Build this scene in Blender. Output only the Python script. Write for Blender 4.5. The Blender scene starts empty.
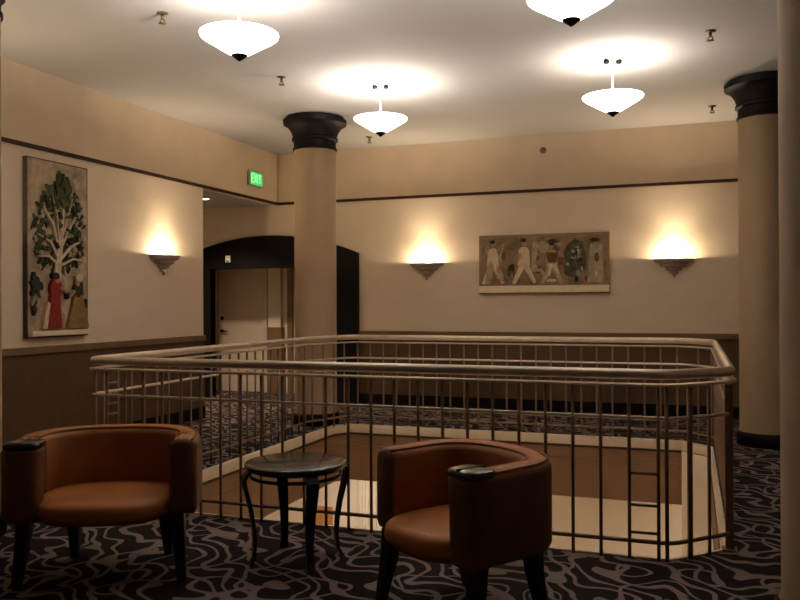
import bpy, bmesh, math, random
from math import sin, cos, pi, radians as R
from mathutils import Vector, Matrix

random.seed(7)
sc = bpy.context.scene
COL = sc.collection
H = 1.5
# measured layout of the place, metres
XL, YB, ZC, ZT, ZW = -6.05, 11.11, 3.815, 3.045, 1.085
XR, YF = 5.0, -4.0
RX0, RX1, RY0, RY1 = -4.15, 0.2245, 4.877, 9.168
ZLOW = -4.0

# ------------------------------------------------------------------ materials
def new_mat(name):
    m = bpy.data.materials.new(name); m.use_nodes = True
    nt = m.node_tree
    return m, nt, nt.nodes['Principled BSDF']

def mat(name, col, rough=0.6, metal=0.0, var=0.0, scale=8.0, bump=0.0, bscale=60.0, emit=None, estr=0.0, coat=0.0, stretch=None, spec=0.5):
    m, nt, b = new_mat(name)
    b.inputs['Base Color'].default_value = (*col, 1)
    b.inputs['Roughness'].default_value = rough
    b.inputs['Metallic'].default_value = metal
    b.inputs['Coat Weight'].default_value = coat
    b.inputs['Specular IOR Level'].default_value = spec
    if emit:
        b.inputs['Emission Color'].default_value = (*emit, 1)
        b.inputs['Emission Strength'].default_value = estr
    if var or bump:
        tc = nt.nodes.new('ShaderNodeTexCoord')
        mp = nt.nodes.new('ShaderNodeMapping')
        nt.links.new(tc.outputs['Object'], mp.inputs['Vector'])
        if stretch: mp.inputs['Scale'].default_value = stretch
        if var:
            n = nt.nodes.new('ShaderNodeTexNoise'); n.inputs['Scale'].default_value = scale; n.inputs['Detail'].default_value = 4
            nt.links.new(mp.outputs[0], n.inputs['Vector'])
            r = nt.nodes.new('ShaderNodeValToRGB')
            r.color_ramp.elements[0].position = .3; r.color_ramp.elements[1].position = .7
            r.color_ramp.elements[0].color = (*[c*(1-var) for c in col], 1)
            r.color_ramp.elements[1].color = (*[min(1, c*(1+var)) for c in col], 1)
            nt.links.new(n.outputs['Fac'], r.inputs['Fac']); nt.links.new(r.outputs['Color'], b.inputs['Base Color'])
        if bump:
            n2 = nt.nodes.new('ShaderNodeTexNoise'); n2.inputs['Scale'].default_value = bscale; n2.inputs['Detail'].default_value = 2
            nt.links.new(mp.outputs[0], n2.inputs['Vector'])
            bp = nt.nodes.new('ShaderNodeBump'); bp.inputs['Strength'].default_value = bump; bp.inputs['Distance'].default_value = .01
            nt.links.new(n2.outputs['Fac'], bp.inputs['Height']); nt.links.new(bp.outputs['Normal'], b.inputs['Normal'])
    return m

def carpet_mat():
    m, nt, b = new_mat('scroll_carpet')
    N, L = nt.nodes, nt.links
    tc = N.new('ShaderNodeTexCoord')
    n1 = N.new('ShaderNodeTexNoise'); n1.inputs['Scale'].default_value = 2.0; n1.inputs['Detail'].default_value = 1.0
    L.new(tc.outputs['Object'], n1.inputs['Vector'])
    # swirling bands: contour lines of a distorted noise field
    n2 = N.new('ShaderNodeTexNoise'); n2.inputs['Scale'].default_value = 2.5; n2.inputs['Detail'].default_value = 0.6
    n2.inputs['Distortion'].default_value = 1.2
    L.new(tc.outputs['Object'], n2.inputs['Vector'])
    def band(src, k, w, off):
        a = N.new('ShaderNodeMath'); a.operation = 'MULTIPLY_ADD'; a.inputs[1].default_value = k; a.inputs[2].default_value = off
        L.new(src, a.inputs[0])
        f = N.new('ShaderNodeMath'); f.operation = 'FRACT'; L.new(a.outputs[0], f.inputs[0])
        s = N.new('ShaderNodeMath'); s.operation = 'SUBTRACT'; s.inputs[1].default_value = .5; L.new(f.outputs[0], s.inputs[0])
        ab = N.new('ShaderNodeMath'); ab.operation = 'ABSOLUTE'; L.new(s.outputs[0], ab.inputs[0])
        mr = N.new('ShaderNodeMapRange'); mr.inputs['From Min'].default_value = w; mr.inputs['From Max'].default_value = w*.72
        L.new(ab.outputs[0], mr.inputs['Value'])
        return mr.outputs[0]
    wv = N.new('ShaderNodeTexWave'); wv.wave_type = 'BANDS'; wv.bands_direction = 'DIAGONAL'
    wv.inputs['Scale'].default_value = 3.0; wv.inputs['Distortion'].default_value = 15.0; wv.inputs['Detail'].default_value = .7; wv.inputs['Detail Scale'].default_value = 1.0
    L.new(tc.outputs['Object'], wv.inputs['Vector'])
    wr = N.new('ShaderNodeMapRange'); wr.inputs['From Min'].default_value = .77; wr.inputs['From Max'].default_value = .86
    L.new(wv.outputs['Fac'], wr.inputs['Value'])
    b1 = wr.outputs[0]
    b2 = band(n1.outputs['Fac'], 5.0, .07, .35)
    mx = N.new('ShaderNodeMath'); mx.operation = 'MAXIMUM'; L.new(b1, mx.inputs[0]); L.new(b2, mx.inputs[1])
    fine = N.new('ShaderNodeTexNoise'); fine.inputs['Scale'].default_value = 220
    L.new(tc.outputs['Object'], fine.inputs['Vector'])
    tint = N.new('ShaderNodeTexNoise'); tint.inputs['Scale'].default_value = 1.3
    L.new(tc.outputs['Object'], tint.inputs['Vector'])
    lr = N.new('ShaderNodeValToRGB')
    lr.color_ramp.elements[0].position = .42; lr.color_ramp.elements[1].position = .62
    lr.color_ramp.elements[0].color = CARPET_LINE; lr.color_ramp.elements[1].color = CARPET_LINE2
    L.new(tint.outputs['Fac'], lr.inputs['Fac'])
    mix = N.new('ShaderNodeMix'); mix.data_type = 'RGBA'
    mix.inputs['A'].default_value = CARPET_DARK
    L.new(mx.outputs[0], mix.inputs['Factor']); L.new(lr.outputs['Color'], mix.inputs['B'])
    L.new(mix.outputs['Result'], b.inputs['Base Color'])
    b.inputs['Roughness'].default_value = .95; b.inputs['Specular IOR Level'].default_value = .15
    bp = N.new('ShaderNodeBump'); bp.inputs['Strength'].default_value = .5; bp.inputs['Distance'].default_value = .004
    L.new(fine.outputs['Fac'], bp.inputs['Height']); L.new(bp.outputs['Normal'], b.inputs['Normal'])
    return m

CARPET_DARK = (.012, .0065, .0075, 1)
CARPET_LINE = (.235, .175, .165, 1)
CARPET_LINE2 = (.175, .145, .115, 1)

M = {}
M['wall'] = mat('wall_paint', (.80, .66, .50), .75, var=.03, scale=3, bump=.08, bscale=80, stretch=(1, 1, 2))
M['upper'] = mat('frieze_paint', (.77, .61, .44), .75, var=.04, scale=3)
M['ceil'] = mat('ceiling_plaster', (.46, .44, .435), .9, var=.02, scale=2)
M['dark_wood'] = mat('dark_wood', (.042, .017, .007), .5, var=.3, scale=14, stretch=(1, 1, 6), spec=.2)
M['wains'] = mat('wainscot_brown', (.105, .054, .022), .55, var=.12, scale=5)
M['wains_cap'] = mat('wainscot_cap', (.20, .115, .05), .45, var=.1, scale=9)
M['black'] = mat('black_lacquer', (.006, .0045, .005), .6, var=.1, spec=.15)
M['column'] = mat('column_paint', (.33, .225, .13), .7, var=.05, scale=3)
M['capital'] = mat('capital_bronze', (.007, .005, .004), .55, var=.3, scale=12, spec=.12)
M['steel'] = mat('satin_rail_metal', (.66, .56, .46), .36, .55, var=.08, scale=14)
M['bronze'] = mat('baluster_metal', (.21, .13, .09), .45, .25, var=.1, scale=14)
M['nosing'] = mat('cream_nosing', (.62, .50, .36), .6, var=.05)
M['fascia'] = mat('fascia_tan', (.235, .135, .068), .65, var=.08, scale=3)
M['low_wall'] = mat('lower_cream_wall', (.78, .665, .53), .7, var=.04, scale=2)
M['low_floor'] = mat('lower_floor_stone', (.60, .47, .32), .5, var=.1, scale=3)
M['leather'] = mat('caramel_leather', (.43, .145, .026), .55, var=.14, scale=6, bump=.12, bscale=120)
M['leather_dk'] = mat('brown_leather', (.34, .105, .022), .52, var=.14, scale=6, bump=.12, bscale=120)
M['leather_out_shade'] = mat('shaded_brown_leather', (.17, .064, .024), .55, var=.14, scale=6, bump=.1, bscale=120)  # chair outsides: shade on the brown leather put into a darker colour
M['ebony'] = mat('ebony_wood', (.010, .007, .006), .4, var=.2, scale=20)
M['tablet'] = mat('tablet_lacquer', (.030, .018, .013), .22, coat=.5, var=.2, scale=15)
M['iron'] = mat('table_iron', (.022, .015, .012), .4, .5, var=.15)
M['tabletop'] = mat('table_stone_top', (.055, .040, .030), .25, coat=.25, var=.5, scale=9)
M['glass_glow'] = mat('lit_white_glass', (.9, .86, .78), .4, emit=(1, .92, .80), estr=4.0)
M['white_metal'] = mat('white_metal', (.75, .72, .66), .4, .0, var=.03)
M['pewter'] = mat('sconce_pewter', (.40, .32, .25), .5, .1, var=.15, scale=30)
M['brass'] = mat('sprinkler_brass', (.16, .11, .06), .4, .7, var=.1)
M['door'] = mat('beige_door', (.66, .53, .41), .5, var=.04, scale=3)
M['door_frame'] = mat('grey_door_frame', (.60, .51, .43), .5, var=.04)
M['exit_body'] = mat('exit_housing', (.30, .36, .24), .5, var=.05)
M['exit_green'] = mat('exit_green_face', (.05, .35, .10), .4, emit=(.06, .55, .13), estr=.9)
M['exit_letter'] = mat('exit_letters', (.5, .8, .5), .4, emit=(.35, 1, .42), estr=.9)
M['white'] = mat('white_plastic', (.7, .68, .62), .5, var=.03)
M['drape'] = mat('white_drape', (.78, .70, .58), .8, var=.05)
M['orange'] = mat('orange_wood', (.50, .22, .06), .5, var=.15, scale=9)
M['canvas'] = mat('canvas_ground', (0.450, 0.338, 0.225), .85, var=.35, scale=9)
M['canvas2'] = mat('canvas_brown', (0.262, 0.168, 0.093), .85, var=.35, scale=7)
M['sage'] = mat('paint_sage', (0.360, 0.300, 0.195), .85, var=.3, scale=11)
M['leaf'] = mat('paint_leaf_green', (.052, .062, .022), .85, var=.45, scale=18)
M['leaf2'] = mat('paint_dark_green', (.030, .032, .018), .85, var=.45, scale=18)
M['leaf3'] = mat('paint_moss', (.10, .105, .035), .85, var=.35, scale=18)
M['bark'] = mat('paint_pale_bark', (0.600, 0.473, 0.338), .85, var=.25, scale=16)
M['red'] = mat('paint_red', (.30, .022, .020), .85, var=.3, scale=16)
M['gold'] = mat('paint_gold', (.28, .175, .06), .85, var=.25, scale=14)
M['skin'] = mat('paint_skin', (.38, .23, .13), .85, var=.15)
M['ivory'] = mat('paint_ivory', (.68, .54, .37), .85, var=.2, scale=14)
M['tan'] = mat('paint_tan', (.46, .33, .20), .85, var=.25, scale=14)
M['rust'] = mat('paint_rust', (.15, .075, .035), .85, var=.3, scale=12)
M['hair'] = mat('paint_dark_hair', (.030, .018, .012), .85, var=.2)
M['slate'] = mat('paint_slate', (.085, .078, .050), .85, var=.5, scale=12)
M['frame'] = mat('picture_frame_edge', (.045, .027, .016), .6, var=.2)
M['frame_tan'] = mat('picture_frame_tan', (.30, .20, .115), .6, var=.1)
M['ledge'] = mat('cream_border', (.88, .72, .54), .8, var=.06, scale=20)
M['carpet'] = carpet_mat()

# ------------------------------------------------------------------ mesh helpers
class MB:
    def __init__(s): s.bm = bmesh.new(); s.mi = 0
    def _face(s, vs, smooth=False):
        try:
            f = s.bm.faces.new(vs); f.material_index = s.mi; f.smooth = smooth; return f
        except ValueError: return None
    def box(s, a, b, bevel=0.0):
        x0, y0, z0 = [min(p, q) for p, q in zip(a, b)]; x1, y1, z1 = [max(p, q) for p, q in zip(a, b)]
        v = [s.bm.verts.new(p) for p in ((x0,y0,z0),(x1,y0,z0),(x1,y1,z0),(x0,y1,z0),(x0,y0,z1),(x1,y0,z1),(x1,y1,z1),(x0,y1,z1))]
        fs = [s._face([v[i] for i in q]) for q in ((3,2,1,0),(4,5,6,7),(0,1,5,4),(1,2,6,5),(2,3,7,6),(3,0,4,7))]
        if bevel:
            es = list({e for f in fs for e in f.edges})
            r = bmesh.ops.bevel(s.bm, geom=es, offset=bevel, segments=2, affect='EDGES', profile=.7)
            for f in r['faces']: f.material_index = s.mi
        return s
    def lathe(s, prof, c=(0,0,0), n=40, smooth=True, closed=False, a0=0, a1=2*pi):
        full = abs(a1-a0-2*pi) < 1e-6
        k = n if full else n+1
        rings = []
        for r, z in prof:
            if r < 1e-6: rings.append([s.bm.verts.new((c[0], c[1], c[2]+z))])
            else: rings.append([s.bm.verts.new((c[0]+r*cos(a0+(a1-a0)*i/n), c[1]+r*sin(a0+(a1-a0)*i/n), c[2]+z)) for i in range(k)])
        for A, B in zip(rings, rings[1:]):
            for i in range(n):
                j = (i+1) % k
                if len(A) == 1 and len(B) == 1: continue
                if len(A) == 1: s._face([A[0], B[j], B[i]], smooth)
                elif len(B) == 1: s._face([A[i], A[j], B[0]], smooth)
                else: s._face([A[i], A[j], B[j], B[i]], smooth)
        if not full:
            pass
        return s
    def cyl(s, a, b, r0, r1=None, n=10, smooth=True):
        return s.tube([a, b], [r0, r0 if r1 is None else r1], n, smooth)
    def tube(s, pts, rad, n=8, smooth=True, flat=None, cap=True):
        """round (or flat=(w,t,up)) bar through 3-D points"""
        P = [Vector(p) for p in pts]
        if not isinstance(rad, (list, tuple)): rad = [rad]*len(P)
        rings = []
        ref = None
        for i, p in enumerate(P):
            d = (P[min(i+1, len(P)-1)] - P[max(i-1, 0)]).normalized()
            if flat is not None: u = Vector(flat) - d*d.dot(Vector(flat)); u.normalize()
            else:
                if ref is None: ref = Vector((0,0,1)) if abs(d.z) < .9 else Vector((1,0,0))
                u = (ref - d*ref.dot(d)).normalized(); ref = u
            w = d.cross(u)
            r = rad[i]
            if isinstance(r, (list, tuple)):
                ring = [p + u*r[0]*sx + w*r[1]*sy for sx, sy in ((-1,-1),(1,-1),(1,1),(-1,1))]
            else:
                ring = [p + (u*cos(2*pi*k/n) + w*sin(2*pi*k/n))*r for k in range(n)]
            rings.append([s.bm.verts.new(q) for q in ring])
        m = len(rings[0])
        for A, B in zip(rings, rings[1:]):
            for i in range(m): s._face([A[i], A[(i+1)%m], B[(i+1)%m], B[i]], smooth)
        if cap:
            s._face(list(reversed(rings[0]))); s._face(rings[-1])
        return s
    def sweep_plan(s, path, prof, z=0.0, closed=True, smooth=True):
        """sweep a closed 2-D profile (offset to the left of travel, height) along a plan path with mitres"""
        n = len(path); P = [Vector((p[0], p[1])) for p in path]
        rings = []
        for i in range(n):
            if closed: a, b = P[i-1], P[(i+1) % n]
            else: a, b = P[max(i-1,0)], P[min(i+1,n-1)]
            d0 = (P[i]-a).normalized() if (P[i]-a).length > 1e-9 else (b-P[i]).normalized()
            d1 = (b-P[i]).normalized() if (b-P[i]).length > 1e-9 else d0
            n0 = Vector((-d0.y, d0.x)); n1 = Vector((-d1.y, d1.x))
            m = (n0+n1).normalized(); k = 1/max(.3, m.dot(n0))
            zz = z if not isinstance(z, (list, tuple)) else z[i]
            rings.append([s.bm.verts.new((P[i].x+m.x*k*o, P[i].y+m.y*k*o, zz+h)) for o, h in prof])
        q = len(prof); rng = range(n) if closed else range(n-1)
        for i in rng:
            A, B = rings[i], rings[(i+1) % n]
            for j in range(q): s._face([A[j], B[j], B[(j+1)%q], A[(j+1)%q]], smooth)
        if not closed:
            s._face(rings[0]); s._face(list(reversed(rings[-1])))
        return s
    def poly(s, pts, plane, off, th):
        """extruded flat polygon. plane: function (u,v,w)->xyz"""
        a = [s.bm.verts.new(plane(u, v, off)) for u, v in pts]
        b = [s.bm.verts.new(plane(u, v, off+th)) for u, v in pts]
        s._face(b); n = len(pts)
        for i in range(n): s._face([a[i], a[(i+1)%n], b[(i+1)%n], b[i]])
        return s
    def fan(s, pts3):
        s._face([s.bm.verts.new(p) for p in pts3]); return s
    def build(s, name, mats, parent=None, autosmooth=True):
        me = bpy.data.meshes.new(name)
        bmesh.ops.recalc_face_normals(s.bm, faces=s.bm.faces[:])
        s.bm.to_mesh(me); s.bm.free()
        for m in (mats if isinstance(mats, (list, tuple)) else [mats]): me.materials.append(M[m])
        o = bpy.data.objects.new(name, me); COL.objects.link(o)
        if parent: o.parent = parent
        return o

def subsurf(o, lv=1):
    m = o.modifiers.new('sub', 'SUBSURF'); m.levels = lv; m.render_levels = lv
    for p in o.data.polygons: p.use_smooth = True
    return o
def sharp(o, ang=35):
    m = o.modifiers.new('split', 'EDGE_SPLIT'); m.split_angle = R(ang); return o
def thing(name, label, cat, loc=(0,0,0), rz=0, group=None):
    o = bpy.data.objects.new(name, None); COL.objects.link(o)
    o.location = loc; o.rotation_euler = (0, 0, rz); o.empty_display_size = .1
    return tag(o, label, cat, group)
def tag(o, label, cat, group=None):
    o['label'] = label; o['category'] = cat; o['kind'] = 'thing'
    if group: o['group'] = group
    return o
def struct(o):
    o['kind'] = 'structure'; return o
def copy_tree(o, parent=None):
    c = o.copy(); COL.objects.link(c)
    if parent: c.parent = parent
    for ch in list(o.children): copy_tree(ch, c)
    return c

# ------------------------------------------------------------------ camera
f_px, yaw, pitch, roll = 802.77, .3474, .0035, -.0046
fw = Vector((-sin(yaw)*cos(pitch), cos(yaw)*cos(pitch), sin(pitch)))
rt = Vector((cos(yaw), sin(yaw), 0)); up = rt.cross(fw)
rt2 = rt*cos(roll)+up*sin(roll); up2 = -rt*sin(roll)+up*cos(roll)
cd = bpy.data.cameras.new('camera'); cam = bpy.data.objects.new('camera', cd); COL.objects.link(cam)
mw = Matrix((rt2, up2, -fw)).transposed().to_4x4(); mw.translation = (0, 0, H); cam.matrix_world = mw
cd.sensor_width = 36; cd.lens = f_px/800*36; cd.clip_start = .02
sc.camera = cam

# ------------------------------------------------------------------ plan of the opening
HOLE = [(RX0, RY0), (-.11, RY0), (RX1, 5.22), (RX1, 8.85), (-.08, RY1), (-4.0, RY1), (RX0, 8.95)]   # counter-clockwise
def inset(path, d):
    n = len(path); P = [Vector(p) for p in path]; out = []
    for i in range(n):
        d0 = (P[i]-P[i-1]).normalized(); d1 = (P[(i+1)%n]-P[i]).normalized()
        n0 = Vector((-d0.y, d0.x)); n1 = Vector((-d1.y, d1.x)); m = (n0+n1).normalized()
        q = P[i]+m*d/max(.3, m.dot(n0)); out.append((q.x, q.y))
    return out
EDGE = inset(HOLE, .035)
RLX = -4.25
RAIL = [(RLX, RY0), (-.11, RY0), (RX1, 5.22), (RX1, 8.85), (-.08, RY1), (-3.97, RY1), (RLX, 8.50)]

# floor with the hole
mb = MB()
outer = [(-10, YF), (XR, YF), (XR, 12.6), (-10, 12.6)]
bm = mb.bm
ov = [bm.verts.new((x, y, 0)) for x, y in outer]; iv = [bm.verts.new((x, y, 0)) for x, y in EDGE]
es = [bm.edges.new((ov[i], ov[(i+1)%4])) for i in range(4)] + [bm.edges.new((iv[i], iv[(i+1)%7])) for i in range(7)]
bmesh.ops.triangle_fill(bm, use_beauty=True, edges=es)
for f in bm.faces:
    if f.normal.z < 0: f.normal_flip()
r = bmesh.ops.extrude_face_region(bm, geom=bm.faces[:])
for v in [g for g in r['geom'] if isinstance(g, bmesh.types.BMVert)]: v.co.z -= .3
struct(mb.build('floor', 'carpet'))
# cream slab edge, dark bead and tan fascia round the opening
struct(sharp(MB().sweep_plan(EDGE, [(0, -.095), (.018, -.095), (.022, -.012), (.012, .004), (-.02, .008), (-.02, 0), (0, 0)]).build('trim_1', 'nosing')))
struct(MB().sweep_plan(EDGE, [(0, -.118), (.024, -.118), (.024, -.095), (0, -.095)]).build('trim_2', 'dark_wood'))
struct(sharp(MB().sweep_plan(EDGE, [(0, -.68), (.012, -.68), (.012, -.66), (.006, -.655), (.006, -.27), (.014, -.262), (.014, -.245), (.006, -.238), (.006, -.118), (0, -.118)]).build('wall_opening', 'fascia')))

# lower storey glimpsed through the opening
LY = 11.0
struct(MB().box((-9, 1.5, ZLOW-.1), (4, LY+.1, ZLOW)).build('floor_lower', 'low_floor'))
struct(MB().box((-9, LY, ZLOW), (4, LY+.1, -.3)).build('wall_lower_back', 'low_wall'))
struct(MB().box((-9.1, 1.5, ZLOW), (-9, LY, -.3)).build('wall_lower_left', 'low_wall'))
struct(MB().box((4, 1.5, ZLOW), (4.1, LY, -.3)).build('wall_lower_right', 'low_wall'))
struct(MB().box((-9, 1.4, ZLOW), (4, 1.5, -.3)).build('wall_lower_front', 'low_wall'))
# lower ceiling ring
mb = MB(); bm = mb.bm
inn = inset(HOLE, .035)
ov = [bm.verts.new(p+(-.66,)) for p in [(-9, 1.5), (4, 1.5), (4, LY), (-9, LY)]]; iv = [bm.verts.new((x, y, -.66)) for x, y in inn]
es = [bm.edges.new((ov[i], ov[(i+1)%4])) for i in range(4)] + [bm.edges.new((iv[i], iv[(i+1)%7])) for i in range(7)]
bmesh.ops.triangle_fill(bm, use_beauty=True, edges=es)
struct(mb.build('ceiling_lower', 'ceil'))
# dado rail on the lower wall, and a pale pier at the corner
mb = MB()
a_, b_ = Vector((-.075, 9.122)), Vector((.176, 8.86))
n_ = Vector((-(b_-a_).y, (b_-a_).x)).normalized()
if n_.y < 0: n_ = -n_
q_ = [a_-n_*.035, b_-n_*.035, b_+n_*.05, a_+n_*.05]
lo_ = [mb.bm.verts.new((p.x, p.y, ZLOW)) for p in q_]; hi_ = [mb.bm.verts.new((p.x, p.y, -.10)) for p in q_]
mb._face(lo_); mb._face(hi_)
for i in range(4): mb._face([lo_[i], lo_[(i+1)%4], hi_[(i+1)%4], hi_[i]])
struct(mb.build('wall_lower_corner', 'low_wall'))
# gathered drape and wooden door on the lower wall
mb = MB(); n = 40
for i in range(n):
    x0 = -4.62+.52*i/n; x1 = -4.62+.52*(i+1)/n
    y0 = LY-.09+.035*sin(i*1.45); y1 = LY-.09+.035*sin((i+1)*1.45)
    mb.fan([(x0, y0, ZLOW+.02), (x1, y1, ZLOW+.02), (x1, y1, -1.05), (x0, y0, -1.05)])
dr = mb.build('drape', 'drape'); dr.modifiers.new('th', 'SOLIDIFY').thickness = .01
bmesh_rod = MB().cyl((-4.7, LY-.09, -1.03), (-4.02, LY-.09, -1.03), .015).build('rod', 'dark_wood', dr)
tag(dr, 'white gathered drape on the lower floor wall, seen under the table', 'curtain')
od = thing('wooden_door', 'orange wooden door on the lower floor, seen between the table legs', 'door', (-5.25, LY-.03, ZLOW))
MB().box((-.20, -.02, 0), (.20, .025, 2.45)).build('leaf', 'orange', od)
MB().lathe([(0, -.03), (.03, -.02), (.035, 0), (.03, .02), (0, .03)], (-.14, -.06, 2.15), 12).build('knob', 'iron', od)
MB().box((-.27, -.015, 0), (-.20, .03, 2.52)).box((.20, -.015, 0), (.27, .03, 2.52)).box((-.20, -.015, 2.45), (.20, .03, 2.52)).build('frame', 'low_wall', od)

# ------------------------------------------------------------------ walls
T = .12
YE = 9.08     # end of the left wall, where the corridor opens
mb = MB()
mb.box((XL-T, YF, 0), (XL, YE, ZT)); mb.mi = 1
mb.box((XL-T, YF, ZT), (XL, YE, ZC)); mb.box((XL-T, YE, ZT-.005), (XL, YB, ZC))
struct(mb.build('wall_left', ['wall', 'upper']))
# corridor beyond the end of the left wall
struct(MB().box((-10, YE-T, 0), (XL-T, YE, ZT)).build('wall_corridor_near', 'wall'))
struct(MB().box((-10.1, YE-T, 0), (-10, YB, ZT)).build('wall_corridor_end', 'wall'))
struct(MB().box((-10, YE-T, 3.03), (XL-T, YB, 3.10)).build('ceiling_corridor', 'ceil'))
# back wall with the arched portal's opening
AX, AHW, AZ0, RISE = -6.20, 1.53, 2.25, .305
IX0, IX1, IZ = -7.25, -5.23, 2.055
mb = MB()
mb.box((-10, YB, 0), (IX0, YB+T, ZT)); mb.box((IX1, YB, 0), (XR, YB+T, ZT)); mb.box((IX0, YB, IZ), (IX1, YB+T, ZT)); mb.mi = 1
mb.box((XL, YB, ZT), (XR, YB+T, ZC))
struct(mb.build('wall_back', ['wall', 'upper']))
struct(MB().box((XR, YF, 0), (XR+T, YB, ZC)).build('wall_right', 'wall'))
struct(MB().box((XL, YF-T, 0), (XR, YF, ZC)).build('wall_front', 'wall'))
struct(MB().box((XL-T, YF-T, ZC), (XR+T, YB+T, ZC+.1)).build('ceiling', 'ceil'))
# picture rail
struct(MB().box((XL, YF, ZT-.018), (XL+.025, YB-.025, ZT+.022), .005).build('trim_3', 'dark_wood'))
struct(MB().box((XL, YB-.025, ZT-.018), (XR, YB, ZT+.022), .005).build('trim_4', 'dark_wood'))
# wainscot, caps, baseboards
PR = AX+AHW     # right side of portal
struct(MB().box((XL, YF, 0), (XL+.018, YE, ZW-.06)).build('trim_5', 'wains'))
struct(MB().box((XL, YF, ZW-.07), (XL+.045, YE, ZW), .008).build('trim_6', 'wains_cap'))
struct(MB().box((PR, YB-.018, 0), (XR, YB, ZW-.06)).build('trim_7', 'wains'))
struct(MB().box((PR, YB-.045, ZW-.07), (XR, YB, ZW), .008).build('trim_8', 'wains_cap'))
struct(MB().box((XL, YF, 0), (XL+.03, YE, .15), .005).build('baseboard_left', 'black'))
struct(MB().box((PR, YB-.03, 0), (XR, YB, .15), .005).build('baseboard_back', 'black'))
# arched black portal
mb = MB()
nA = 28; Rr = (AHW**2+RISE**2)/(2*RISE)
def arcz(x): return AZ0 + RISE - (Rr - math.sqrt(Rr*Rr - (x-AX)**2))
pl = lambda u, v, w: (u, YB-w, v)
ring = [(AX-AHW, 0), (IX0, 0), (IX0, IZ), (IX1, IZ), (IX1, 0), (AX+AHW, 0)] + [(AX+AHW-2*AHW*i/nA, arcz(AX+AHW-2*AHW*i/nA)) for i in range(nA+1)]
mb.poly(ring, pl, 0, .07)
mb.box((IX0-.02, YB-.01, 0), (IX0, YB+T, IZ)); mb.box((IX1, YB-.01, 0), (IX1+.02, YB+T, IZ)); mb.box((IX0, YB-.01, IZ), (IX1, YB+T, IZ+.02))
struct(mb.build('door_1', 'black'))
# vestibule behind the portal
VY = 12.0
struct(MB().box((-8.4, VY, 0), (IX1+.6, VY+.1, 2.6)).build('wall_vestibule', 'wall'))
struct(MB().box((-8.5, YB+T, 0), (-8.4, VY, 2.6)).build('wall_vestibule_left', 'wall'))
struct(MB().box((IX1+.6, YB+T, 0), (IX1+.7, VY, 2.6)).build('wall_vestibule_right', 'wall'))
struct(MB().box((-8.4, YB+T, 2.6), (IX1+.6, VY+.1, 2.7)).build('ceiling_vestibule', 'ceil'))
d2 = struct(MB().box((-7.66, VY-.045, .005), (-6.79, VY-.005, 2.10), .004).build('door_2', 'door'))
MB().box((-7.74, VY-.06, 0), (-7.67, VY, 2.17)).box((-6.78, VY-.06, 0), (-6.70, VY, 2.17)).box((-7.67, VY-.06, 2.11), (-6.78, VY, 2.17)).build('door_frame', 'door_frame', d2)
MB().cyl((-7.58, VY-.045, 1.03), (-7.58, VY-.085, 1.03), .028, n=14).tube([(-7.58, VY-.09, 1.03), (-7.53, VY-.095, 1.03), (-7.46, VY-.095, 1.025)], .011).build('door_handle', 'iron', d2)
MB().cyl((-7.58, VY-.045, 1.25), (-7.58, VY-.065, 1.25), .03, n=14).build('lock', 'iron', d2)
# pale pilaster with a brown wainscot foot, and a brown strip of panelling
struct(MB().box((-6.66, VY-.10, 1.10), (-6.43, VY, 2.6)).build('trim_9', 'low_wall'))
struct(MB().box((-6.68, VY-.11, 0), (-6.41, VY, 1.10)).build('trim_10', 'wains_cap'))
struct(MB().box((-6.33, VY-.05, 0), (-6.24, VY, 2.4)).build('trim_11', 'wains_cap'))
sn = thing('wall_sensor', 'small white sensor fixed on the black arched header', 'sensor', (-6.89, YB-.062, 2.21))
MB().box((-.045, -.03, -.06), (.045, 0, .05), .012).build('housing', 'white', sn)
MB().lathe([(0, -.022), (.02, -.018), (.026, 0)], (0, -.03, -.03), 14).build('lens', 'pewter', sn)

# ------------------------------------------------------------------ columns
def column(x, y, label):
    t = thing('round_column', label, 'column', (x, y, 0), 0, 'round columns around the opening')
    r = .262
    MB().lathe([(r+.015, .14), (r, .16), (r, ZC-.40), (r-.002, ZC-.38)], n=56).build('shaft', 'column', t)
    MB().lathe([(0, 0), (r+.03, 0), (r+.03, .12), (r+.012, .145), (r, .145)], n=56).build('base', 'black', t)
    z = ZC
    sharp(MB().lathe([(r-.01, z-.415), (r+.014, z-.41), (r+.014, z-.385), (r+.002, z-.375), (r+.002, z-.30), (r+.028, z-.285), (r+.028, z-.262), (r+.012, z-.25),
                (r+.03, z-.19), (r+.065, z-.13), (r+.10, z-.10), (r+.132, z-.085), (r+.137, z-.035), (r+.10, z-.03), (r+.10, z-.001), (0, z-.001)], n=56).build('capital', 'capital', t), 50)
    return t
column(-4.42, 9.10, 'round beige column with dark capital standing beside the arched doorway')
column(.74, 9.20, 'round beige column with dark capital standing at the rail corner beside the wainscot')
column(-4.49, 3.93, 'round column mostly out of view beside the chair below the tree picture')
column(.645, 4.05, 'tall pale column filling the edge of view in front of the carpeted walkway')

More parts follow.
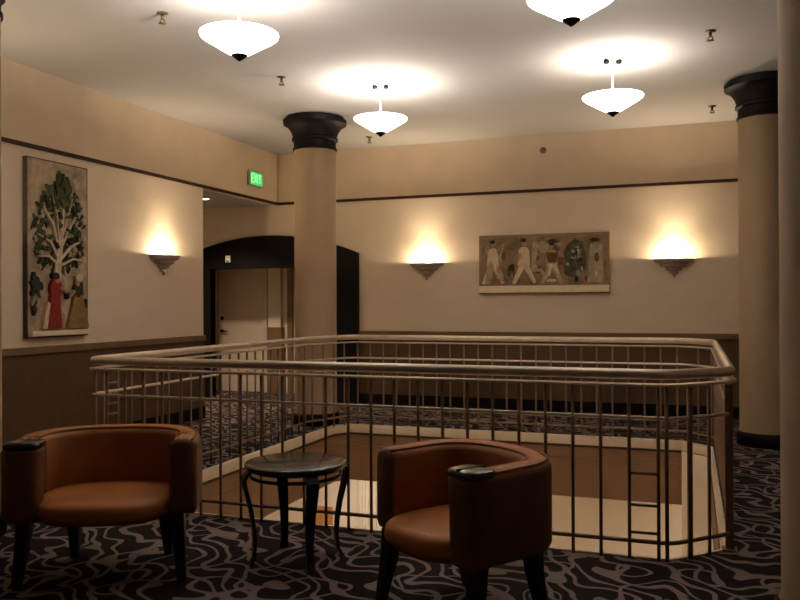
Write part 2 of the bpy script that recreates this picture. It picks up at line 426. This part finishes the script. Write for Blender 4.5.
# ------------------------------------------------------------------ railing
rail = thing('railing', 'satin metal railing with thin balusters around the floor opening', 'railing', ((RX0+RX1)/2, (RY0+RY1)/2, 0))
rc = rail.location.copy()
def lp(p): return (p[0]-rc.x, p[1]-rc.y)
def rounded(path, rad, k=5):
    out = []; n = len(path); P = [Vector(p) for p in path]
    for i in range(n):
        a = (P[i-1]-P[i]); b = (P[(i+1)%n]-P[i]); r = min(rad, a.length*.4, b.length*.4)
        p0 = P[i]+a.normalized()*r; p1 = P[i]+b.normalized()*r
        for j in range(k+1):
            t = j/k; q = p0*(1-t)**2+P[i]*2*t*(1-t)+p1*t*t; out.append((q.x, q.y))
    return out
LP = [lp(p) for p in RAIL]
circ = lambda r, n=12, sq=1.0: [(r*cos(2*pi*k/n), r*sq*sin(2*pi*k/n)) for k in range(n)]
MB().sweep_plan(rounded(LP, .10), circ(.031), 1.078).build('handrail', 'steel', rail)
MB().sweep_plan(rounded(LP, .10), [(-.036, -.007), (.036, -.007), (.036, .004), (.033, .007), (-.033, .007), (-.036, .004)], 1.016).build('under_rail', 'steel', rail); sharp(rail.children[-1])
MB().sweep_plan(rounded(LP, .08), circ(.013, 8), .105).build('bottom_rail', 'bronze', rail)
MB().sweep_plan(rounded(LP, .08), circ(.0115, 8), .823).build('middle_rail', 'steel', rail)
n_bal = 0
def bal(x, y, r=.0105):
    global n_bal
    x, y = x-rc.x, y-rc.y
    o = MB().cyl((x, y, -.002), (x, y, 1.005), r, n=8).build('baluster', 'bronze', rail); n_bal += 1
    return o
S = .1628
bx = [-.181-S*i for i in range(25)]
for x in bx: bal(x, RY0)
bal(-.135, RY0, .0115)
for t in (.30, .62): bal(-.11+(RX1+.11)*t, RY0+(5.22-RY0)*t, .016 if t < .5 else .0105)
yy = [5.40+.19*i for i in range(19)]
for y in yy: bal(RX1, y)
for t in (.08, .5): bal(RX1+(-.08-RX1)*t, 8.85+(RY1-8.85)*t)
xs = [-.14-.17*i for i in range(23)]
for x in xs: bal(x, RY1)
ys = [5.03+.1635*i for i in range(22)]
for y in ys: bal(RLX, y)
for t in (.12, .36, .6, .84): bal(RLX+(-3.97-RLX)*t, 8.50+(RY1-8.50)*t)
# corner posts
bal(RLX+.03, RY0+.03)
for (x, y, w) in ((RX1-.012, 5.235, .024),):
    px, py = x-rc.x, y-rc.y
    mb = MB().box((px-w, py-w, 0), (px+w, py+w, 1.0), .004); mb.box((px-w-.02, py-w-.02, 0), (px+w+.02, py+w+.02, .012), .003)
    mb.build('post', 'bronze', rail)
# short rungs that close two bays (front bay near the corner, first bay of the side run)
def rung(a, b, r=.009): MB().cyl((a[0]-rc.x, a[1]-rc.y, a[2]), (b[0]-rc.x, b[1]-rc.y, b[2]), r, n=8).build('rung', 'bronze', rail)
for z in (.50, .315, .155): rung((-.181-S, RY0, z), (-.181, RY0, z))
for z in (.885, .805, .725, .645): rung((RLX, 5.03, z), (RLX, 5.03+.1635, z))

# ------------------------------------------------------------------ pendant lamps
def pendant(x, y, label, k=1.0):
    t = thing('pendant_lamp', label, 'lamp', (x, y, ZC), 0, 'bowl pendant lamps')
    MB().lathe([(0, 0), (.075, 0), (.075, -.012), (.05, -.022), (0, -.024)], n=28).build('canopy', 'white_metal', t)
    for s in (-1, 1):
        MB().lathe([(0, -.060), (.018, -.058), (.030, -.045), (.030, -.018), (0, -.018)], (s*.055, s*.02, 0), 12).build('knob', 'capital', t)
    MB().cyl((0, 0, -.02), (0, 0, -.53), .0095, n=10).build('stem', 'white_metal', t)
    o = MB().lathe([(.285, -.366), (.281, -.380), (.262, -.396), (.205, -.430), (.140, -.470), (.085, -.503), (.045, -.524), (.02, -.530),
                    (.02, -.522), (.045, -.514), (.085, -.492), (.140, -.457), (.200, -.419), (.254, -.387), (.272, -.374), (.278, -.364), (.285, -.366)], n=56).build('bowl', 'glass_glow', t)
    MB().lathe([(0, -.562), (.012, -.556), (.055, -.522), (.066, -.506), (.062, -.498), (0, -.500)], n=24).build('finial', 'capital', t)
    ld = bpy.data.lights.new('pendant_bulb', 'POINT'); ld.energy = PEND_W*k; ld.color = (1, .925, .82); ld.shadow_soft_size = .05
    lo = bpy.data.objects.new('pendant_bulb', ld); COL.objects.link(lo); lo.parent = t; lo.location = (.045, 0, -.395)
    lo2 = lo.copy(); COL.objects.link(lo2); lo2.parent = t; lo2.location = (-.045, 0, -.395)
    return t
PEND_W = 28
pendant(-3.065, 5.07, 'lit white bowl pendant hanging nearest the tree picture wall')
pendant(-3.07, 7.90, 'lit white bowl pendant hanging close beside the column near the doorway')
pendant(-.705, 5.18, 'large lit bowl pendant cut off by the top of the picture')
pendant(-.685, 7.85, 'lit bowl pendant on a long stem above the panel of walking figures', .45)

# ------------------------------------------------------------------ wall sconces
def sconce(label, loc, rz, k=1.0):
    t = thing('wall_sconce', label, 'sconce', loc, rz, 'uplight wall sconces')
    # local: wall at y=0, room towards -y; half bowl in stepped pewter
    prof = [(0, -.20), (.035, -.195), (.045, -.165), (.095, -.15), (.105, -.115), (.165, -.095), (.175, -.062), (.245, -.04), (.262, -.005), (.262, .0), (.25, .0), (.235, -.03), (.16, -.052), (.09, -.105), (0, -.13)]
    mb = MB().lathe(prof, n=30, smooth=False, a0=pi, a1=2*pi)
    for v in mb.bm.verts: v.co.y *= .7
    mb.bm.faces.ensure_lookup_table()
    for i_, f in enumerate(mb.bm.faces):
        if i_ >= 30*10: f.material_index = 1
    mb.build('bowl', ['pewter', 'white_metal'], t)
    MB().lathe([(0, -.245), (.012, -.24), (.02, -.22), (.012, -.20), (0, -.195)], (0, -.022, 0), 14).build('finial', 'pewter', t)
    MB().box((-.06, -.012, -.20), (.06, 0, -.02), .003).build('back_plate', 'pewter', t)
    b = MB().lathe([(0, -.02), (.014, -.016), (.02, 0), (.014, .016), (0, .02)], (0, -.07, -.055), 16)
    b.build('bulb', 'glass_glow', t)
    ld = bpy.data.lights.new('sconce_bulb', 'POINT'); ld.energy = SCON_W; ld.color = (1, .80, .54); ld.shadow_soft_size = .03
    lo = bpy.data.objects.new('sconce_bulb', ld); COL.objects.link(lo); lo.parent = t; lo.location = (0, -.075, -.014)
    l2 = bpy.data.lights.new('sconce_spot', 'SPOT'); l2.energy = SPOT_W*k; l2.color = (1, .80, .53); l2.spot_size = R(124); l2.spot_blend = 1; l2.shadow_soft_size = .04
    lo2 = bpy.data.objects.new('sconce_spot', l2); COL.objects.link(lo2); lo2.parent = t; lo2.location = (0, -.14, -.003); lo2.rotation_euler = (pi+R(30), 0, 0)
    return t
SCON_W = 25; SPOT_W = 72
sconce('lit uplight sconce on the side wall beside the tree picture', (XL, 8.21, 2.09), pi/2, .6)
sconce('lit uplight sconce on the side wall out of view past the tree picture', (XL, 4.69, 2.09), pi/2, .75)
sconce('lit uplight sconce on the far wall between the doorway and the figure panel', (-3.60, YB, 2.075), 0)
sconce('lit uplight sconce on the far wall between the figure panel and a column', (-.205, YB, 2.06), 0)

# ------------------------------------------------------------------ pictures
def blob(cx, cy, rx, ry, n=14, jit=.12, rot=0):
    out = []
    for k in range(n):
        a = 2*pi*k/n; q = 1+random.uniform(-jit, jit)
        x, y = rx*q*cos(a), ry*q*sin(a)
        out.append((cx+x*cos(rot)-y*sin(rot), cy+x*sin(rot)+y*cos(rot)))
    return out
def limb(p, q, w0, w1):
    d = (Vector(q)-Vector(p)).normalized(); n = Vector((-d.y, d.x))
    P, Q = Vector(p), Vector(q)
    return [tuple(P-n*w0/2), tuple(Q-n*w1/2), tuple(Q+n*w1/2), tuple(P+n*w0/2)]
# tall picture with tree and two women (hangs on the side wall; u runs away from the viewer along +Y)
PW, PH = .83, 1.765
tp = thing('tree_picture', 'tall narrow picture of a leafy tree with a woman in red beneath', 'picture', (XL, 6.035, 1.17))
pl = lambda u, v, w: (w, u, v)
MB().box((0, 0, 0), (.05, PW, PH), .003).build('frame', 'frame', tp)
mats = ['canvas', 'bark', 'leaf', 'leaf2', 'leaf3', 'red', 'gold', 'skin', 'hair', 'ledge', 'sage', 'ivory']
ix = {k: i for i, k in enumerate(mats)}
mb = MB()
lay = [0.050]
def P_(m, pts, lift=None):
    lay[0] += .00012
    mb.mi = ix[m]; mb.poly(pts, pl, .049, lay[0]-.049)
P_('canvas', [(.012, .012), (PW-.012, .012), (PW-.012, PH-.012), (.012, PH-.012)])
for i in range(26): P_('sage', blob(random.uniform(.06, PW-.06), random.uniform(.12, PH-.06), random.uniform(.02, .06), random.uniform(.03, .08), 9, .3))
# crown masses
for i in range(230):
    a = random.uniform(0, 2*pi); q = math.sqrt(random.random())
    u = .42+.37*q*cos(a); v = 1.08+.46*q*sin(a)
    P_(random.choice(['leaf', 'leaf2', 'leaf2', 'leaf3', 'sage']), blob(u, v, random.uniform(.012, .024), random.uniform(.024, .05), 8, .2, random.uniform(-1, 1)))
for i in range(40):
    u = .44+random.gauss(0, .10); v = 1.46+random.uniform(-.12, .17)
    if abs(u-.44) < .22 - (v-1.34)*.55: P_(random.choice(['leaf', 'leaf3']), blob(u, v, .022, .055, 8, .2, random.uniform(-.5, .5)))
for i in range(16): P_(random.choice(['leaf2', 'sage', 'leaf2']), blob(random.uniform(.05, .16), random.uniform(.15, .70), .02, .045, 8, .2, random.uniform(-.6, .6)))
# trunk and branches
def branch(p, q, w0, w1):
    P_('bark', limb(p, q, w0, w1))
branch((.34, .10), (.36, .60), .10, .085); branch((.36, .58), (.41, .95), .09, .06); branch((.41, .93), (.45, 1.30), .06, .02)
for q, w in (((.12, 1.02), .035), ((.70, .98), .035), ((.18, 1.30), .03), ((.66, 1.28), .03), ((.30, 1.42), .02), ((.58, 1.42), .02), ((.08, .80), .03), ((.74, .78), .028)):
    s0 = (.39, .72+.3*(q[1]-.8)); m_ = ((s0[0]+q[0])/2+.02, (s0[1]+q[1])/2+.05)
    branch(s0, m_, w, w*.7); branch(m_, q, w*.7, w*.25)
for i in range(26): P_(random.choice(['leaf', 'leaf2']), blob(random.uniform(.10, .76), random.uniform(.85, 1.40), .016, .035, 8, .2, random.uniform(-1, 1)))
# woman in red
P_('red', [(.20, .09), (.42, .09), (.40, .30), (.39, .46), (.28, .46), (.25, .30)]); P_('red', blob(.345, .49, .085, .095, 14, .05)); P_('skin', blob(.36, .585, .035, .045, 12, .03)); P_('hair', blob(.335, .615, .05, .035, 12, .06))
P_('skin', limb((.40, .50), (.50, .44), .035, .022)); P_('ivory', [(.16, .09), (.22, .09), (.26, .34), (.23, .36)])
# woman in gold
P_('gold', [(.50, .09), (.80, .09), (.76, .26), (.70, .44), (.60, .44), (.55, .26)]); P_('leaf2', blob(.645, .47, .055, .07, 12, .08)); P_('skin', blob(.64, .555, .033, .042, 12, .03)); P_('ivory', blob(.66, .605, .05, .035, 12, .06)); P_('hair', limb((.69, .56), (.71, .42), .035, .02))
P_('skin', limb((.60, .47), (.53, .40), .03, .02)); P_('hair', blob(.76, .33, .02, .05, 9, .2)); P_('hair', blob(.50, .42, .016, .04, 9, .2))
P_('ledge', [(.03, .022), (PW-.02, .022), (PW-.02, .070), (.03, .070)])
mb.build('painting', mats, tp)

# wide picture with walking figures on the far wall
WX, WZ = -2.812, 1.622; PW2, PH2 = 1.797, .82
wp = thing('figure_picture', 'wide framed picture of pale walking figures beside a dark tree', 'picture', (WX, YB, WZ))
pl = lambda u, v, w: (u, -w, v)
MB().box((0, -.055, 0), (PW2, 0, PH2), .004).build('frame', 'frame_tan', wp)
MB().box((.006, -.075, .012), (PW2-.006, -.045, .108), .006).build('bottom_border', 'ledge', wp)
mats = ['canvas2', 'tan', 'ivory', 'skin', 'hair', 'slate', 'leaf2', 'rust', 'sage', 'frame']
ix = {k: i for i, k in enumerate(mats)}
mb = MB(); lay = [.055]
def P_(m, pts):
    lay[0] += .00015
    mb.mi = ix[m]; mb.poly(pts, pl, .054, lay[0]-.054)
P_('canvas2', [(.03, .115), (PW2-.03, .115), (PW2-.03, PH2-.03), (.03, PH2-.03)])
for i in range(22): P_(random.choice(['rust', 'canvas2', 'sage', 'rust']), blob(random.uniform(.10, PW2-.12), random.uniform(.18, PH2-.1), random.uniform(.03, .10), random.uniform(.03, .09), 10, .3))
def walker(u, s, robe, hair=True, arm=True, flip=1):
    b = .135
    P_(robe, limb((u, b+.30*s), (u-.14*s*flip, b), .085*s, .045*s)); P_(robe, limb((u, b+.30*s), (u+.15*s*flip, b+.01), .085*s, .045*s))
    P_(robe, [(u-.085*s, b+.25*s), (u+.085*s, b+.25*s), (u+.07*s, b+.46*s), (u+.03*s, b+.50*s), (u-.03*s, b+.50*s), (u-.07*s, b+.46*s)])
    P_('skin', blob(u+.01*flip, b+.555*s, .034*s, .043*s, 12, .03))
    if hair: P_('hair', blob(u-.005, b+.59*s, .042*s, .028*s, 12, .08))
    if arm: P_('skin', limb((u+.06*s*flip, b+.44*s), (u+.13*s*flip, b+.56*s), .03*s, .022*s))
walker(.20, 1.0, 'ivory'); P_('tan', [(.10, .14), (.17, .14), (.22, .40), (.16, .44), (.11, .34)]); P_('tan', [(.26, .22), (.37, .14), (.34, .30), (.25, .42)]); P_('tan', limb((.30, .50), (.36, .70), .035, .02))
P_('slate', blob(.46, .30, .055, .085, 12, .2)); P_('hair', blob(.47, .36, .04, .05, 10, .2)); P_('canvas2', blob(.47, .24, .02, .05, 10, .1))
walker(.64, 1.02, 'ivory', flip=1, arm=False); P_('skin', limb((.59, .55), (.56, .45), .028, .02))
P_('tan', [(.74, .30), (.86, .30), (.92, .18), (.80, .42), (.84, .66), (.76, .66)]); P_('tan', blob(.80, .68, .04, .05, 10, .08)); P_('tan', limb((.86, .34), (.96, .20), .05, .03))
walker(1.03, .92, 'tan', flip=-1, arm=False); P_('rust', [(.97, .42), (1.09, .42), (1.11, .56), (.95, .56)]); P_('ivory', limb((1.02, .40), (.98, .24), .05, .03)); P_('ivory', limb((1.06, .40), (1.12, .26), .05, .03)); P_('hair', blob(1.03, .715, .05, .028, 10, .08)); P_('ivory', blob(1.02, .175, .07, .022, 10, .15))
P_('slate', blob(1.34, .49, .15, .24, 20, .08)); P_('slate', blob(1.30, .33, .11, .12, 14, .15))
for i in range(26): P_(random.choice(['slate', 'leaf2', 'sage', 'leaf2']), blob(1.35+random.gauss(0, .05), .48+random.gauss(0, .09), random.uniform(.012, .03), random.uniform(.015, .04), 10, .25))
P_('sage', blob(1.38, .27, .03, .05, 9, .2)); P_('tan', blob(1.43, .33, .018, .035, 9, .2)); P_('hair', blob(1.36, .19, .03, .04, 9, .2))
P_('sage', [(1.50, .14), (1.72, .14), (1.70, .66), (1.54, .66)]); P_('tan', [(1.58, .14), (1.70, .14), (1.67, .56), (1.60, .56)]); P_('skin', blob(1.61, .68, .032, .04, 12, .03)); P_('hair', blob(1.60, .715, .07, .028, 10, .1)); P_('ivory', blob(1.62, .26, .02, .035, 9, .1)); P_('slate', blob(1.63, .48, .035, .07, 10, .2))
mb.build('painting', mats, wp)

# ------------------------------------------------------------------ exit sign, sprinklers, detector
ex = thing('exit_sign', 'green lit exit sign high on the side wall near the column', 'sign', (XL, 10.21, 3.225))
MB().box((0, 0, 0), (.05, .36, .215), .006).build('housing', 'exit_body', ex)
MB().box((.049, .015, .015), (.054, .345, .20)).build('face', 'exit_green', ex)
def strokes(mb, segs, u0, v0, w, h, t):
    for (a, b, c, d) in segs:
        mb.poly(limb((u0+a*w, v0+b*h), (u0+c*w, v0+d*h), t, t), lambda u, v, q: (q, u, v), .0535, .002)
mb = MB(); v0, hh, ww, t = .05, .115, .055, .016
# on this wall the viewer reads along +Y
strokes(mb, [(0,0,0,1),(0,1,1,1),(0,.5,.85,.5),(0,0,1,0)], .035, v0, ww, hh, t)
strokes(mb, [(0,0,1,1),(0,1,1,0)], .115, v0, ww, hh, t)
strokes(mb, [(.5,0,.5,1)], .185, v0, .03, hh, t)
strokes(mb, [(.5,0,.5,1),(0,1,1,1)], .245, v0, ww, hh, t)
mb.build('lettering', 'exit_letter', ex)

def sprinkler(x, y, label, z=ZC):
    t = thing('ceiling_sprinkler', label, 'sprinkler', (x, y, z), 0, 'ceiling sprinklers')
    MB().lathe([(0, 0), (.045, 0), (.045, -.006), (.02, -.012), (0, -.012)], n=20).build('escutcheon', 'brass', t)
    MB().cyl((0, 0, -.01), (0, 0, -.055), .014, n=10).build('stem', 'brass', t)
    MB().tube([(-.012, 0, -.05), (-.022, 0, -.065), (-.012, 0, -.08)], .005, 6).tube([(.012, 0, -.05), (.022, 0, -.065), (.012, 0, -.08)], .005, 6).build('frame', 'brass', t)
    MB().lathe([(0, -.08), (.03, -.08), (.032, -.085), (0, -.088)], n=14).build('deflector', 'brass', t)
sprinkler(-3.94, 5.36, 'small ceiling sprinkler nearest the tree picture wall, beyond the pendant bowl')
sprinkler(-3.92, 7.30, 'small ceiling sprinkler just in front of the column by the doorway')
sprinkler(.17, 7.36, 'small ceiling sprinkler to the side of the long stemmed pendant')
sprinkler(.25, 10.2, 'small ceiling sprinkler beside the capital above the sconce by the rail corner')
sprinkler(-4.2, 10.38, 'small ceiling sprinkler just below the far pendant bowl near the far wall')
ws = thing('wall_sprinkler', 'small round fitting high on the far wall above the figure panel', 'sprinkler', (-1.91, YB+.004, 3.60))
mb = MB().lathe([(0, .03), (.03, .028), (.045, .005), (.045, 0)], n=20)
for v in mb.bm.verts: v.co = Vector((v.co.x, -v.co.z, v.co.y))
mb.build('escutcheon', 'wains_cap', ws)
MB().cyl((0, -.02, 0), (0, -.06, 0), .012).build('nozzle', 'brass', ws)

# corridor downlight
dl = thing('corridor_downlight', 'round recessed downlight glowing in the corridor ceiling', 'lamp', (-6.67, 10.05, 3.03))
MB().lathe([(.07, -.002), (.095, -.006), (.10, 0)], n=24).build('trim_ring', 'white_metal', dl)
MB().lathe([(0, -.004), (.07, -.003)], n=24).build('lens', 'glass_glow', dl)
ld = bpy.data.lights.new('downlight', 'SPOT'); ld.energy = 230; ld.color = (1, .82, .58); ld.spot_size = R(120); ld.spot_blend = .8; ld.shadow_soft_size = .07
lo = bpy.data.objects.new('downlight', ld); COL.objects.link(lo); lo.parent = dl; lo.location = (0, 0, -.02)

# ------------------------------------------------------------------ lower storey lamps (ceiling panels under the slab)
for (x, y, w) in ((-4.2, 9.95, 12), (.9, 9.95, 8), (-5.8, 7.0, 28), (1.6, 7.0, 28), (-2.0, 3.4, 90)):
    t = thing('ceiling_panel_light', 'square ceiling light of the storey below', 'lamp', (x, y, -.66), 0, 'ceiling lights of the storey below')
    MB().box((-.32, -.32, -.03), (.32, .32, 0), .004).build('frame', 'white_metal', t)
    MB().box((-.29, -.29, -.034), (.29, .29, -.028)).build('diffuser', 'glass_glow', t)
    ld = bpy.data.lights.new('panel_light', 'AREA'); ld.energy = w; ld.size = .56; ld.color = (1, .88, .74)
    lo = bpy.data.objects.new('panel_light', ld); COL.objects.link(lo); lo.parent = t; lo.location = (0, 0, -.04)

# ------------------------------------------------------------------ tub chairs
def tub_chair(label, loc, rz, s, W=.92, D=.80):
    """s = side of the arm that ends in a post with a lacquered tablet (local x)"""
    t = thing('tub_chair', label, 'chair', loc, rz, 'tub chairs beside the table')
    th, zt, zb = .145, .765, .358
    hw, hd = W/2-th/2, D/2
    # centre line of the shell, from the -x arm front round the back to the +x arm front
    e0, e1 = (.04, .085) if s < 0 else (.085, .04)
    path = [(-hw, -hd+e0), (-hw, -hd+.14), (-hw, -hd+.28)]
    cy = hd-th/2-hw*.80
    for i in range(19):
        a = pi - pi*i/18
        e = .82
        cx_ = abs(cos(a))**e*(1 if cos(a) > 0 else -1); sy_ = abs(sin(a))**e
        path.append((hw*cx_, cy+hw*.80*sy_))
    path += [(hw, -hd+.28), (hw, -hd+.14), (hw, -hd+e1)]
    n = len(path)
    rise = [.0]*n
    for i, (x, y) in enumerate(path): rise[i] = .012*max(0, (y+hd)/D)
    hgt = zt-zb
    # profile: + offset = left of travel = outside
    prof = [(th*.42, 0), (th*.5, .02), (th*.5, hgt-.045), (th*.42, hgt-.025), (th*.18, hgt-.003), (-th*.18, hgt-.003), (-th*.42, hgt-.025), (-th*.5, hgt-.045), (-th*.5, .02), (-th*.42, 0)]
    mb = MB()
    P = [Vector(p) for p in path]; rings = []
    for i in range(n):
        d = (P[min(i+1, n-1)]-P[max(i-1, 0)]).normalized(); nn = Vector((-d.y, d.x))
        rings.append([mb.bm.verts.new((P[i].x+nn.x*o, P[i].y+nn.y*o, zb+h*(1+rise[i]/hgt))) for o, h in prof])
    q = len(prof)
    for i in range(n-1):
        for j in range(q):
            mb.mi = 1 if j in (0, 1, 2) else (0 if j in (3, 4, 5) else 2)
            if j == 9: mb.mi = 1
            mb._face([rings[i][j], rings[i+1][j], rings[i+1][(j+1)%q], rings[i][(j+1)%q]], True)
    mb.mi = 1
    for rg in (rings[0], rings[-1]):
        c = [(v.co.x, v.co.y-.018, v.co.z) for v in rg]
        inner = [mb.bm.verts.new((sum(p[0] for p in c)/q*.25+p[0]*.75, p[1], (zb+zt)/2*.12+p[2]*.88)) for p in c]
        for j in range(q): mb._face([rg[j], rg[(j+1)%q], inner[(j+1)%q], inner[j]], True)
        mb._face(inner, True)
    mb.build('shell', ['leather', 'leather_out_shade', 'leather_dk'], t)
    # piping along the inner and outer top edge
    for off, nm in ((-.30, 'piping'), (.34, 'piping')):
        pts = []
        for i in range(n):
            d = (P[min(i+1, n-1)]-P[max(i-1, 0)]).normalized(); nn = Vector((-d.y, d.x))
            pts.append((P[i].x+nn.x*th*off, P[i].y+nn.y*th*off, zt-.009+rise[i]))
        MB().tube(pts, .0055, 6).build(nm, 'leather_dk', t)
    # arm post with rounded front
    ax = s*(hw-.035)
    pw, pd = .094, .082
    def se(w, d, k=28, e=.55):
        out = []
        for i in range(k):
            a = 2*pi*i/k; c_, s_ = cos(a), sin(a)
            out.append((w*abs(c_)**e*(1 if c_ > 0 else -1), d*abs(s_)**e*(1 if s_ > 0 else -1)))
        return out
    def prism(levels, cx, cy):
        m_ = MB(); rs = []
        for w, d, z in levels: rs.append([m_.bm.verts.new((cx+x, cy+y, z)) for x, y in se(w, d)])
        k = len(rs[0])
        for A, B in zip(rs, rs[1:]):
            for i in range(k): m_._face([A[i], A[(i+1)%k], B[(i+1)%k], B[i]], True)
        m_._face(list(reversed(rs[0])), False); m_._face(rs[-1], False)
        return m_
    py = -hd+.075
    prism([(pw*.90, pd*.92, zb-.005), (pw*.93, pd*.95, zb+.02), (pw, pd, zt-.05), (pw*.99, pd, zt-.03)], ax, py).build('arm_post', 'leather_out_shade', t)
    cap = sharp(prism([(pw*.94, pd*.95, zt-.03), (pw*1.03, pd*1.04, zt-.024), (pw*1.05, pd*1.06, zt-.008), (pw*1.0, pd*1.0, zt+.004), (pw*.8, pd*.8, zt+.010), (pw*.3, pd*.3, zt+.012)], ax, py).build('arm_tablet', 'tablet', t), 50)
    MB().box((ax-.004, py-pd*1.02, zt+.004), (ax+.004, py+pd*1.02, zt+.0145), .001).build('seam', 'ebony', cap)
    # base rail under the seat
    iw = hw-th/2+.025
    plan = []
    for i in range(36):
        a = 2*pi*i/36; c_, s_ = cos(a), sin(a); e = .62
        plan.append((iw*abs(c_)**e*(1 if c_ > 0 else -1), -.075+ (hd-.0)*abs(s_)**(e if s_ > 0 else .9)*(1 if s_ > 0 else -1)))
    def pad(levels, nm, m_):
        b = MB(); rs = []
        for k_, z in levels: rs.append([b.bm.verts.new((x*k_, -.075+(y+.075)*k_, z)) for x, y in plan])
        for A, B in zip(rs, rs[1:]):
            for i in range(36): b._face([A[i], A[(i+1)%36], B[(i+1)%36], B[i]], True)
        b._face(list(reversed(rs[0])), True); b._face(rs[-1], True)
        return b.build(nm, m_, t)
    pad([(.86, .332), (.90, .336), (.91, .37)], 'seat_frame', 'leather_out_shade')
    pad([(.93, .358), (.985, .364), (1.0, .382), (1.0, .405), (.985, .428), (.94, .444), (.85, .453), (.6, .459), (.3, .461), (.05, .462)], 'seat', 'leather')
    # four dark tapering legs, splayed
    for lx, ly, sx, sy in ((-hw+.03, -hd+.10, -.03, -.05), (hw-.03, -hd+.10, .03, -.05), (-.26, hd-.17, -.01, .06), (.26, hd-.17, .01, .06)):
        MB().tube([(lx, ly, .36), (lx+sx*.3, ly+sy*.25, .22), (lx+sx, ly+sy, 0)], [(.038, .038), (.033, .033), (.021, .021)], flat=(1, 0, 0), smooth=False).build('leg', 'ebony', t)
    return t
tub_chair('brown leather tub chair with orange seat under the tree picture wall', (-3.10, 3.743, 0), R(26.2), -1, 1.0, .67)
tub_chair('brown leather tub chair turned aside, its dark tablet arm nearest the camera', (-1.025, 3.81, 0), R(-33.9), 1, .845, .67)

# ------------------------------------------------------------------ side table
tb = thing('side_table', 'small round dark side table with curved legs between the two chairs', 'table', (-2.17, 4.20, 0), R(44.3))
r_ = .298
MB().lathe([(0, .552), (r_-.02, .552), (r_-.004, .556), (r_, .566), (r_-.003, .576), (r_-.012, .580), (0, .581)], n=64).build('tabletop', 'tabletop', tb)
for z in (.545, .505):
    mb = MB(); n = 56
    mb.sweep_plan([(.262*cos(2*pi*i/n), .262*sin(2*pi*i/n)) for i in range(n)], [(-.004, -.009), (.004, -.009), (.004, .009), (-.004, .009)], z)
    mb.build('apron_ring', 'iron', tb)
for k in range(4):
    a = pi/2*k + R(0)
    c_, s_ = cos(a), sin(a)
    prof = [(.262, .552, .038), (.285, .535, .040), (.308, .505, .040), (.306, .470, .039), (.288, .40, .036), (.268, .32, .032), (.252, .22, .028), (.246, .13, .025), (.252, .05, .024), (.275, .006, .026)]
    MB().tube([(p*c_, p*s_, z) for p, z, w in prof], [(w*.9, .008) for p, z, w in prof], flat=(-s_, c_, 0), smooth=False).build('leg', 'iron', tb)
for a0 in (0,):
    mb = MB(); n = 40
    mb.sweep_plan([(.07*cos(2*pi*i/n), .07*sin(2*pi*i/n)) for i in range(n)], [(-.004, -.006), (.004, -.006), (.004, .006), (-.004, .006)], .545)

# ------------------------------------------------------------------ world and colour management
w = bpy.data.worlds.new('world'); sc.world = w; w.use_nodes = True
w.node_tree.nodes['Background'].inputs[0].default_value = (.02, .017, .014, 1); w.node_tree.nodes['Background'].inputs[1].default_value = 1
sc.view_settings.view_transform = 'Standard'; sc.view_settings.look = 'None'
sc.view_settings.exposure = .24; sc.view_settings.gamma = 1; sc.view_settings.use_curve_mapping = False
sc.cycles.max_bounces = 10; sc.cycles.diffuse_bounces = 8; sc.cycles.sample_clamp_indirect = 10
try:
    sc.cycles.use_denoising = True
except Exception: pass
print('balusters', n_bal)
